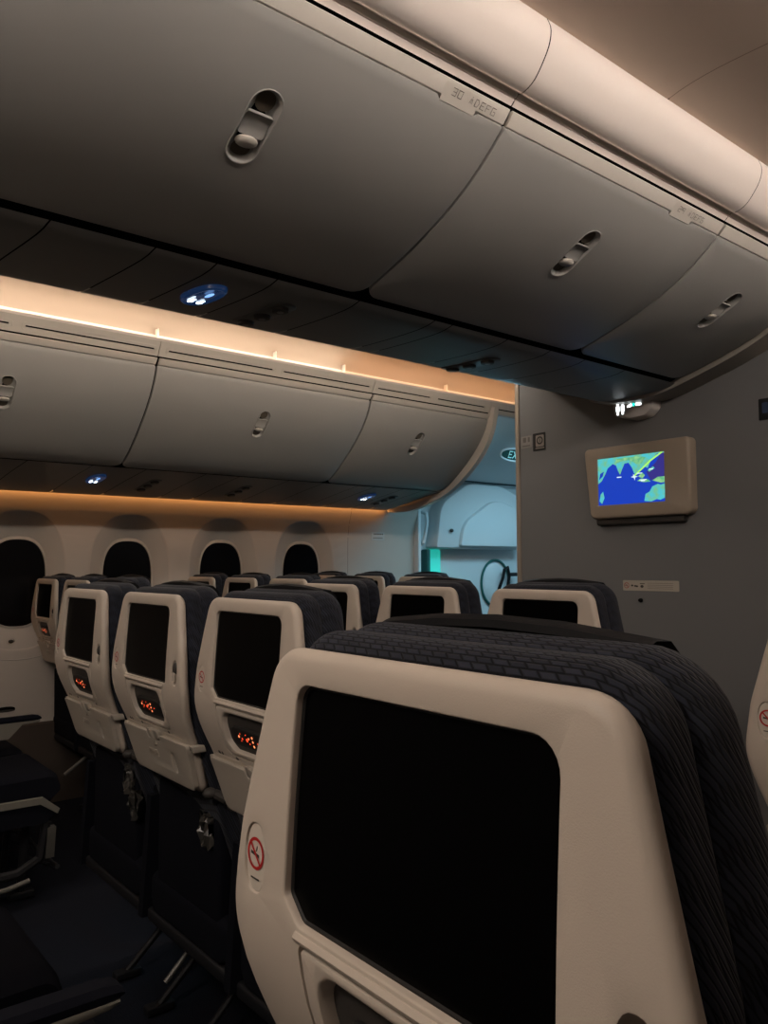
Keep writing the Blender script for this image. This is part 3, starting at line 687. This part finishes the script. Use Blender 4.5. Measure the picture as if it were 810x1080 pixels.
# left wall: sheet with window openings
WP=[(-4.435,1.70),(-4.45,1.62),(-4.475,1.54),(-4.49,1.45),(-4.492,1.30),(-4.492,1.0),(-4.49,.80),(-4.478,.55),(-4.46,.30),(-4.44,.02)]
WY=[1.145+.6017*i for i in range(-2,4)]
at,LW=prof_map(WP)
def s_of(z):   # profile position for height z
    lo,hi=0,LW
    for _ in range(40):
        md=(lo+hi)/2
        if at(md)[0].y>z: lo=md
        else: hi=md
    return lo
def wmap(s,y,d):
    p,t=at(s); n=Vector((t.y,-t.x)); n = n if n.x<0 else -n; q=p+n*d; return (q.x,y,q.y)
zc=1.178; sc0=s_of(zc)
def wov(y,a,b,dz=0,n=48,e=2.5): return [(sc0-dz-q, y+p) for p,q in oval(0,0,a,b,n,e)]
m=MB(); holes=[wov(y,.243,.375) for y in WY]
seams=[-1.2]+[1.145+.6017*(i+.5) for i in range(-3,4)]+[3.86]
holes_all=holes
m.sheet([(0,-1.2),(LW,-1.2),(LW,3.93),(0,3.93)],holes,wmap,pc=[LW*k/24 for k in range(1,24)],rings=[(0,.01)],hrings=[[(.004,.0008),(.010,.004)]]*len(holes))
struct(m.build('wall_left',WALL))
# panel joints
m=MB()
for y in (3.31,):
    m.ext([(0,0)],0,0) if False else m.loft([[wmap(LW*k/20,y-.0016,-.0006) for k in range(21)],[wmap(LW*k/20,y+.0016,-.0006) for k in range(21)]],0,False,False,False)
struct(m.build('trim_7',mat('joint_shade',(.18,.16,.14),.7,.1)))
PV=[(.243,.375,.010+0,0,2.5,.004,.010),]
for i,y in enumerate(WY):
    w=MB(); rings=[]
    for a,b,dz,d,e in ((.234,.366,0,.004,2.5),(.205,.325,-.004,.016,2.55),(.175,.280,-.010,.034,2.6),(.156,.248,-.014,.048,2.7),(.146,.234,-.016,.044,2.8),(.143,.231,-.016,.052,2.8)):
        rings.append([wmap(s,yy,d) for s,yy in wov(y,a,b,dz,48,e)])
    w.loft(rings,0,False,False)
    fr=struct(w.build('window_%d'%(i+1),REVEAL))
    p=MB(); p.add([wmap(s,yy,.050) for s,yy in wov(y,.145,.233,-.016,48,2.8)],[tuple(range(48))]); p.build('window_pane',GLASSD,fr)
    # dimmer button below
    bt=MB(); c=wmap(s_of(.856),y-.035,0); bt.ball(c,(.004,.013,.010)); bt.tube([wmap(s_of(.856)+.016*math.cos(k*PI/8),y-.035+.019*math.sin(k*PI/8),-.001) for k in range(17)],.0015,6,mi=1); bt.build('dimmer_button',[DKGREY,REVEAL],fr)
    # arc moulding below the reveal
    ar=MB(); ar.tube([wmap(sc0+.375+.045-.08*(k/6-1)**2,y-.30+.05*k,-.0) for k in range(13)],.003,6); ar.build('reveal_moulding',REVEAL,fr)
m=MB(); m.ext([(-4.474,.42),(-4.462,.425),(-4.450,.415),(-4.430,.10),(-4.425,.003),(-4.47,.003)],-1.19,3.9,closed=True,caps=True); struct(m.build('baseboard_left',mat('dado_brown_cloth',(.075,.06,.05),.9,.1,bump=.3)))
# wall vent handles low on the wall
for y,l in ((1.09,'dark oval slot low on the wall under the first window'),):
    m=MB(); m.sheet(oval(s_of(.507),y,.012,.045,24,2.5),[],lambda s,yy,d:wmap(s,yy,-.003+d),rings=[(.002,.003)]); m.sheet(oval(s_of(.500),y,.006,.045,20),[],lambda s,yy,d:wmap(s,yy,-.0036),mi=1)
    tag(m.build('wall_air_vent',[DARK,DKGREY]),l,'vent')
# placard on the wall
m=MB(); ps=s_of(1.458)
m.sheet([(ps-.03,3.52),(ps+.028,3.52),(ps+.028,3.64),(ps-.03,3.64)],[],lambda s,y,d:wmap(s,y,-.001+d),rings=[(.001,.001)])
for k in range(6): m.sheet([(ps-.022,3.54+.015*k),(ps-.008,3.54+.015*k),(ps-.008,3.551+.015*k),(ps-.022,3.551+.015*k)],[],lambda s,y,d:wmap(s,y,-.0016),mi=1)
m.sheet([(ps+.0,3.535),(ps+.014,3.535),(ps+.014,3.625),(ps+.0,3.625)],[],lambda s,y,d:wmap(s,y,-.0016),mi=2)
tag(m.build('wall_placard',[mat('placard_pale',(.5,.5,.48),.5,.3),DKPR,GRPR]),'small pale placard on the side wall right of the last window','placard')

# ---- door area
m=MB(); DWP=[(-4.36,1.93),(-4.44,1.90),(-4.50,1.80),(-4.53,1.6),(-4.54,1.3),(-4.54,.8),(-4.50,.3),(-4.47,.02)]
m.ext(DWP,3.90,5.6); m.box(-4.56,-4.44,3.93,3.96,.02,1.70,bev=.008)
m.ext([(-4.42,1.905),(-4.30,1.925),(-4.05,1.985),(-3.78,2.063),(-3.55,2.14),(-3.42,2.20),(-3.40,2.24)],3.62,5.6)
struct(m.build('wall_front_left',DOORM))
m=MB(); m.box(-4.6,-2.4,5.6,5.65,0,2.45); struct(m.build('wall_front',DOORM))
m=MB(); m.tube([(-4.385,3.7,1.905),(-4.385,5.59,1.905)],.006,8); struct(m.build('trim_8',mat('dark_joint',(.05,.07,.08),.6,.2)))
door=thing('door_1','','',( -4.5,4.56,0)); del door['label']; del door['category']; door['kind']='structure'
dl=Vector((-4.5,4.56,0))
def dmap(y,z,d): return Vector((-4.535-d,y,z))-dl      # d negative = towards the cabin
m=MB()
m.sheet(inset(rpoly([(3.99,.05,.02),(5.15,.05,.02),(5.15,1.86,.25),(3.99,1.86,.25)],10),.01),[],lambda y,z,d:dmap(y,z,d-.02),rings=[(.004,.002),(.006,.006),(.006,.02)]); m.build('door_panel',DOORM,door)
# big arched housing above
m=MB(); arch=rpoly([(4.07,1.375,.02),(5.08,1.375,.02),(5.08,1.80,.20),(4.80,1.90,.3),(4.42,1.90,.3),(4.12,1.72,.2)],8)
m.loft([[dmap(y,z,d) for y,z in inset(arch,k)] for k,d in ((0,-.01),(0,-.10),(.004,-.125),(.010,-.138),(.017,-.142))],0,False,True); m.build('slide_housing',DOORM,door)
m=MB(); ar2=rpoly([(4.30,1.39,.02),(5.02,1.39,.02),(5.02,1.70,.18),(4.70,1.79,.3),(4.34,1.58,.2)],8)
m.loft([[dmap(y,z,d) for y,z in inset(ar2,k)] for k,d in ((0,-.138),(.003,-.158),(.010,-.168),(.016,-.170))],0,False,True); m.build('housing_dome',DOORM,door)
m=MB(); m.ball(dmap(4.22,1.515,-.155),(.012,.018,.014)); m.build('lock_knob',DKGREY,door)
# pocket below with a teal glow
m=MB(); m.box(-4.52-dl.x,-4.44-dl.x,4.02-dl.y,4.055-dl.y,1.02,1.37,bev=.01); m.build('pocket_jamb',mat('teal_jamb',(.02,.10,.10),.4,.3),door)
m=MB(); m.sheet(rrect(4.06,4.21,1.02,1.37,.02,4),[],lambda y,z,d:dmap(y,z,-.035),qc=()); tl=m.build('teal_light_panel',mat('teal_glow',(.1,.5,.45),.5,.3,emit=(.02,.62,.50),estr=.55),door)
# round port with its dark green ring and the lever
m=MB(); cy,czr=4.835,1.10
m.tube([dmap(cy+.165*math.cos(k*2*PI/40),czr+.19*math.sin(k*2*PI/40),-.03) for k in range(41)],.010,8,caps=False); m.build('port_ring',RUBG,door)
m=MB(); m.loft([[dmap(cy+a*math.cos(k*2*PI/32),czr+a*1.15*math.sin(k*2*PI/32),d) for k in range(32)] for a,d in ((.15,-.02),(.13,-.035),(.02,-.038))],0,False,True); m.build('port_cover',DOORM,door)
m=MB(); m.tube([dmap(4.86,1.04,-.04),dmap(4.87,1.14,-.08),dmap(4.88,1.21,-.09),dmap(4.92,1.23,-.09),dmap(4.95,1.16,-.08),dmap(4.96,1.06,-.05)],.013,8); m.box(-4.62-dl.x,-4.59-dl.x,4.9-dl.y,5.0-dl.y,1.15,1.2)
m.tube([dmap(4.94,1.17,-.085),dmap(5.04,1.17,-.08)],.016,8); m.build('door_lever',DMETAL,door)
m=MB(); m.sheet(rrect(5.0,5.06,1.42,1.70,.01,3),[],lambda y,z,d:dmap(y,z,-.172),mi=0); m.sheet(rrect(5.0,5.05,1.42,1.52,.01,3),[],lambda y,z,d:dmap(y,z,-.173),mi=1); m.build('door_decal',[mat('blue_print',(.02,.05,.16),.5,.3),WHPR],door)
# assist handle
m=MB(); hx=-4.50
m.tube([(hx,3.985,1.40),(hx+.05,3.99,1.42),(hx+.065,4.00,1.50),(hx+.065,4.015,1.58),(hx+.05,4.02,1.64),(hx,4.02,1.655)],[.016,.014,.013,.013,.014,.016],10)
m.box(hx-.03,hx+.03,3.955,4.0,1.36,1.42,bev=.01); tag(m.build('assist_handle',DOORM),'white curved grab handle on the door frame left of the door','handle')
# exit sign on the sloping panel
slope0=Vector((-4.05,0,1.985)); slope1=Vector((-3.55,0,2.14)); sd=Vector((.42,0,.907)); sn=Vector((sd.z,0,-sd.x))
def emap(q,y,d): p=Vector((-3.785,0,2.046))+sn*.030+sd*q-sn*d*(-1); return (p.x, y, p.z)
ex=thing('exit_sign','dark green oval exit sign over the door, cut by the bulkhead edge','exit sign',(-3.785,4.27,2.06)); eo=Vector(ex.location)
E_=lambda q,y,d: Vector(emap(q,y,d))-eo
m=MB(); ov=oval(0,4.27,.042,.165,36,2.2)
m.loft([[E_(q,y,d) for q,y in inset(ov,k)] for k,d in ((-.012,0),(-.010,.006),(0,.009),(.002,.004))],0,False,False); m.build('sign_rim',DOORM,ex)
m=MB(); m.sheet(ov,[],lambda q,y,d:E_(q,y,.005)); m.build('sign_face',mat('exit_green',(.005,.05,.045),.25,.5,emit=(.0,.08,.07),estr=.05),ex)
m=MB()
strokes(m,'EXIT',4.185,-.022,.030,.044,lambda y,q:E_(q,y,.006),th=.008,hs=1.0001); m.build('sign_letters',mat('exit_letters',(.45,.75,.7),.5,.3,emit=(.3,.8,.7),estr=.12),ex)

# ---- bulkhead
BY=2.93
m=MB(); m.box(-2.563,-1.06,BY,BY+.05,0,2.25); struct(m.build('wall_front_centre',BULK))
m=MB(); m.box(-2.582,-2.555,BY-.008,BY+.058,0,2.25,bev=.006); struct(m.build('trim_9',BULKT))
m=MB(); m.box(-1.06,1.1,3.9,3.95,0,2.5); m.box(-1.07,-1.05,BY+.05,3.9,0,2.4); struct(m.build('wall_front_right',BULK))
m=MB(); m.box(.86,.90,-1.2,3.9,0,2.4); struct(m.build('wall_right',WALL))
m=MB(); m.box(-4.6,1.1,-1.25,-1.2,0,2.45); struct(m.build('wall_back',WALL))
m=MB(); m.box(-3.45,1.1,3.9,3.95,2.3,2.5)
# monitor
mo=thing('wall_monitor','bulkhead monitor in a beige housing showing a blue and green flight map','monitor',(-1.885,BY,1.445)); q0=Vector(mo.location)
m=MB(); outl=rpoly([(-2.142,1.757,.022),(-1.640,1.757,.022),(-1.640,1.447,.03),(-2.112,1.447,.03)],7)
SX0,SX1,SZ0,SZ1=-2.070,-1.748,1.503,1.708
scr=[(SX0,SZ0),(SX1,SZ0),(SX1,SZ1),(SX0,SZ1)]
def mm(x,z,d): return Vector((x,BY-.055+.0*z+d,z))-q0
m.sheet(inset(outl,.0118),[scr],mm,rings=[(.005,.0015),(.010,.006),(.012,.014),(.012,.055)],hrings=[[(.002,.004)]]); m.build('monitor_housing',MONB,mo)
m=MB(); m.box(-2.10-q0.x,-1.68-q0.x,-.03,0,1.42-q0.z,1.45-q0.z,bev=.008); m.build('monitor_bracket',DKGREY,mo)
def em(name,c,s=1): return mat(name,(0,0,0),.4,.2,emit=c,estr=s)
def vary(m_,c2):
    nt=m_.node_tree; b=nt.nodes['Principled BSDF']; tc=nt.nodes.new('ShaderNodeTexCoord'); n=nt.nodes.new('ShaderNodeTexNoise'); n.inputs['Scale'].default_value=38; n.inputs['Detail'].default_value=5
    cr=nt.nodes.new('ShaderNodeValToRGB'); cr.color_ramp.elements[0].position=.42; cr.color_ramp.elements[1].position=.62; cr.color_ramp.elements[0].color=b.inputs['Emission Color'].default_value; cr.color_ramp.elements[1].color=(*c2,1)
    nt.links.new(tc.outputs['Object'],n.inputs['Vector']); nt.links.new(n.outputs['Fac'],cr.inputs[0]); nt.links.new(cr.outputs[0],b.inputs['Emission Color']); return m_
sea=em('map_sea_blue',(.012,.06,.60),.85); sea2=em('map_deep_blue',(.05,.04,.30),.8); land=vary(em('map_land_cyan',(.10,.66,.74),.85),(.20,.62,.35)); grn=vary(em('map_land_green',(.12,.50,.26),.9),(.35,.72,.30)); lime=em('map_route_lime',(.45,.95,.15),1.0); wt=em('map_text_white',(.75,.95,1),1)
m=MB()
W=SX1-SX0; H=SZ1-SZ0
def P(poly,mi,dd):   # u right, v up in 0..1
    m.sheet([(SX0+u*W,SZ0+v*H) for u,v in poly],[],lambda x,z,d:mm(x,z,.0032-dd),mi=mi)
P([(0,0),(1,0),(1,1),(0,1)],0,0)
P([(.80,.45),(1,.42),(1,.98),(.96,.98),(.88,.8),(.74,.62)],1,.0002)
P([(0,.46),(.06,.52),(.12,.66),(.16,.78),(.24,.86),(.29,.82),(.32,.70),(.35,.62),(.38,.72),(.42,.84),(.48,.85),(.53,.74),(.56,.62),(.60,.58),(.66,.66),(.70,.74),(.76,.70),(.80,.82),(.90,.97),(.0,.97)],2,.0003)
P([(.28,.86),(.40,.90),(.50,.90),(.60,.80),(.68,.80),(.72,.90),(.60,.96),(.30,.96)],3,.0005)
P([(.02,.55),(.08,.62),(.10,.72),(.04,.68)],0,.0006); P([(.62,.88),(.70,.86),(.74,.92),(.66,.95)],3,.0007)
P([(0,.97),(1,.97),(1,1),(0,1)],2,.0003)
P([(.70,.04),(.72,.18),(.78,.22),(.82,.32),(.90,.36),(.94,.34),(1,.36),(1,.08),(.93,.04),(.88,.06),(.80,.02)],2,.0003)
P([(.60,.46),(.70,.42),(.80,.42),(.76,.47),(.66,.50)],3,.0004); P([(.82,.44),(.94,.38),(1,.38),(1,.50),(.90,.50)],3,.0004); P([(.62,.55),(.68,.50),(.72,.56),(.68,.62)],3,.0004)
P([(.02,.10),(.06,.04),(.10,.16),(.08,.30),(.04,.24)],2,.0004)
P([(.78,.62),(.86,.68),(.84,.72),(.76,.66)],2,.0005)
for a,b in (((.55,.55),(.68,.70)),((.68,.70),(.80,.84)),((.80,.84),(.97,.99))):
    P([(a[0]-.008,a[1]+.012),(b[0]-.008,b[1]+.012),(b[0]+.008,b[1]-.012),(a[0]+.008,a[1]-.012)],4,.0008)
P([(.55,.61),(.57,.56),(.62,.55),(.575,.53),(.57,.47),(.555,.53),(.51,.55),(.545,.56)],5,.001)
for u,v,w in ((.30,.56,.07),(.64,.46,.10),(.78,.66,.06),(.60,.60,.08),(.66,.44,.06)): P([(u,v),(u+w,v),(u+w,v+.02),(u,v+.02)],5,.0009)
P([(.10,.28),(.14,.36),(.20,.34),(.18,.26),(.16,.32),(.13,.32)],0,.0009)
m.build('map_screen',[sea,sea2,land,grn,lime,wt],mo)
# lavatory sign hanging at the top of the bulkhead
ls=thing('lavatory_sign','small lit lavatory sign hanging at the top of the bulkhead under the bins','sign',(-1.93,BY,1.94)); q1=Vector(ls.location)
m=MB(); o_=rpoly([(-1.990,1.962,.006),(-1.790,1.962,.006),(-1.790,1.895,.03),(-1.825,1.864,.05),(-1.90,1.860,.05),(-1.975,1.880,.03)],7)
m.loft([[Vector((x,y,z))-q1 for x,z in inset(o_,k)] for k,y in ((0,BY),(0,BY-.05),(.004,BY-.058),(.010,BY-.061))],0,False,True); m.build('sign_body',mat('sign_body_grey',(.50,.47,.44),.45,.35),ls)
m=MB()
glow=[em('lav_white',(.9,.97,1),3.2),em('lav_teal',(.02,.85,.62),2.0)]
def LP_(poly,mi): m.sheet([(a+.052,b-.004) for a,b in poly],[],lambda x,z,d:Vector((x,BY-.0618,z))-q1,mi=mi)
for dx in (-.012,.012):
    LP_(oval(-1.995+dx,1.935,.0065,.0065,12),0); LP_(rrect(-2.003+dx,-1.987+dx,1.900,1.927,.004,3),0); LP_(rrect(-2.000+dx,-1.990+dx,1.888,1.900,.002,2),0)
LP_([(-1.962,1.914),(-1.958,1.923),(-1.940,1.928),(-1.936,1.918),(-1.945,1.914)],0); LP_(oval(-1.930,1.922,.006,.008,10),1); LP_([(-1.922,1.922),(-1.918,1.930),(-1.900,1.928),(-1.892,1.921),(-1.895,1.915),(-1.918,1.915)],0)
m.build('lit_symbols',glow,ls)
# placards on the bulkhead
def placard(name,label,x0,x1,z0,z1,draw,base):
    t=MB(); 
    t.sheet(rrect(x0,x1,z0,z1,.003,3),[],lambda x,z,d:(x,BY-.0015+d,z),rings=[(.0008,.0015)],mi=0)
    draw(t); return tag(t.build(name,base),label,'placard')
def fl(t,poly,mi,dd=.0): t.sheet(poly,[],lambda x,z,d:(x,BY-.0019-dd,z),mi=mi)
def seatpl(t):
    a=-2.468; fl(t,rrect(a+.012,a+.062,1.812,1.868,.006,3),1); fl(t,oval(a+.037,1.842,.019,.019,16),0,.0002); fl(t,oval(a+.037,1.842,.013,.013,16),1,.0004); fl(t,rrect(a+.035,a+.039,1.832,1.852,.001,2),0,.0006); fl(t,rrect(a+.010,a+.064,1.803,1.808,.001,2),1)
placard('wall_placard','small black square placard on the bulkhead near its left edge',-2.473,-2.398,1.793,1.878,seatpl,[PLAC,GRPR])
def pale(t):
    fl(t,rrect(-2.535,-2.515,1.842,1.866,.004,3),1); fl(t,rrect(-2.505,-2.492,1.842,1.866,.003,3),1); fl(t,rrect(-2.54,-2.49,1.822,1.828,.001,2),1)
placard('wall_placard','faint pale label left of the black placard on the bulkhead',-2.548,-2.482,1.815,1.872,pale,[mat('label_grey',(.24,.23,.215),.5,.3),mat('label_grey_dark',(.13,.12,.11),.5,.3)])
def rightpl(t):
    fl(t,rrect(-1.372,-1.35,1.81,1.85,.004,3),1)
placard('wall_placard','black square placard at the right photo edge on the bulkhead',-1.385,-1.30,1.785,1.865,rightpl,[PLAC,mat('placard_blue',(.03,.05,.10),.5,.3)])
def nosm(t):
    no_smoking(t,-1.972,1.1615,.0125,lambda a,b,d:(a,BY-.0022+d,b),0,mi=(0,1,2))
    for x in (-1.945,-1.93,-1.922): fl(t,oval(x,1.160+.002*math.sin(x*900),.006,.004,10),2)
    fl(t,oval(-1.898,1.158,.008,.006,10),2); fl(t,rrect(-1.908,-1.885,1.168,1.171,.001,2),2)
    for z in (1.171,1.163,1.156,1.149): fl(t,rrect(-1.872,-1.755,z,z+.002,.0008,2),3)
placard('wall_placard','long pale no smoking placard on the bulkhead below the monitor',-1.990,-1.730,1.140,1.182,nosm,[mat('placard_beige',(.42,.38,.32),.5,.3),mat('red_print_dim',(.35,.06,.05),.5,.3),DKPR,GRPR])
m=MB(); m.tube([(-1.905,BY-.012,1.100),(-1.905,BY,1.100)],[.007,.009],12); tag(m.build('door_stop',DARK),'tiny black stud on the bulkhead under the long placard','stud')

# ================================================================== LIGHTS
WARM=(1,.80,.58); ORNG=(1,.50,.20)
def strip(prof, y0, y1, name, label, col, st, group):
    m=MB(); m.ext(prof,y0,y1,closed=True,caps=True)
    return tag(m.build(name,mat('led_%s_%g_%g'%(name,col[1],st),(.1,.1,.1),.5,.2,emit=col,estr=st)),label,'light',group)
A=[(-3.372,2.2685),(-3.3665,2.2685),(-3.3665,2.2765),(-3.372,2.2765)]
joints=[-1.2,.21,.83,1.432,2.057,2.489]
lbl=['glowing cream light strip beyond the left photo edge','glowing cream light strip above the far bins at the left photo edge','glowing cream light strip over the bin with its latch at the left edge','glowing cream light strip just right of the first far bin joint','last cream light strip before the light turns orange']
for i,(a,b) in enumerate(zip(joints,joints[1:])): strip(A,a+.004,b-.004,'cove_light',lbl[min(i,4)],(1,.89,.70),22,'cove lights above the far bins')
jo=[2.489,3.251,5.2]
for i,(a,b) in enumerate(zip(jo,jo[1:])): strip(A,a+.004,b-.004,'cove_light',['first orange-lit strip above the far bins','orange-lit strip above the far bins ending at the bulkhead edge'][i],(1,.60,.30),14,'cove lights above the far bins')
# joint brackets of the strips
m=MB()
for y in (1.432,2.057,2.489,3.251): m.box(-3.43,-3.40,y-.003,y+.003,2.27,2.335,bev=.002)
struct(m.build('trim_10',COVE))
strip([(-2.625,2.255),(-2.60,2.242),(-2.597,2.246),(-2.622,2.259)],-1.1,3.4,'cove_light','unseen light strip added on the far side of the middle bins to light the far bins',(1,.87,.74),38,None)  # added strip, hidden by the middle bins, lights far bins and window wall
strip([(-.292,2.338),(-.288,2.308),(-.284,2.308),(-.288,2.338)],-1.1,2.8,'cove_light','light strip on top of the right-hand bins, above the frame',(1,.90,.82),38,None)
strip([(-4.428,1.668),(-4.400,1.662),(-4.400,1.666),(-4.428,1.672)],-1.1,3.6,'cove_light','amber light strip hidden behind the far service panels',(1,.42,.12),7,None)
def area(name,loc,rot,sx,sy,col,pw):
    l=bpy.data.lights.new(name,'AREA'); l.shape='RECTANGLE'; l.size=sx; l.size_y=sy; l.color=col; l.energy=pw
    o=bpy.data.objects.new(name,l); COL.objects.link(o); o.location=loc; o.rotation_euler=rot; return o
# daylight-coloured lamps in the door vestibule ceiling
area('vestibule_lamp',(-3.5,4.75,2.12),(0,0,0),.5,.9,(.42,.80,1),21)
area('vestibule_lamp',(-3.55,3.98,2.10),(0,math.radians(-22),0),.3,.3,(.36,.78,1),9)
area('door_glow',(-4.36,4.14,1.33),(0,math.radians(-25),0),.05,.12,(.05,1,.8),.35)  # added teal fill, spreads the panel's glow over the door
area('seat_fill_light',(-.75,-.9,2.36),(math.radians(12),0,0),.3,.4,(1,.89,.79),16)  # unseen fill behind the camera, added to brighten the seat backs

w=bpy.data.worlds.new('world'); bpy.context.scene.world=w; w.use_nodes=True
w.node_tree.nodes['Background'].inputs[0].default_value=(.02,.02,.025,1); w.node_tree.nodes['Background'].inputs[1].default_value=.3
vs=bpy.context.scene.view_settings; vs.view_transform='Standard'; vs.look='None'; vs.gamma=1; vs.exposure=0; vs.use_curve_mapping=False
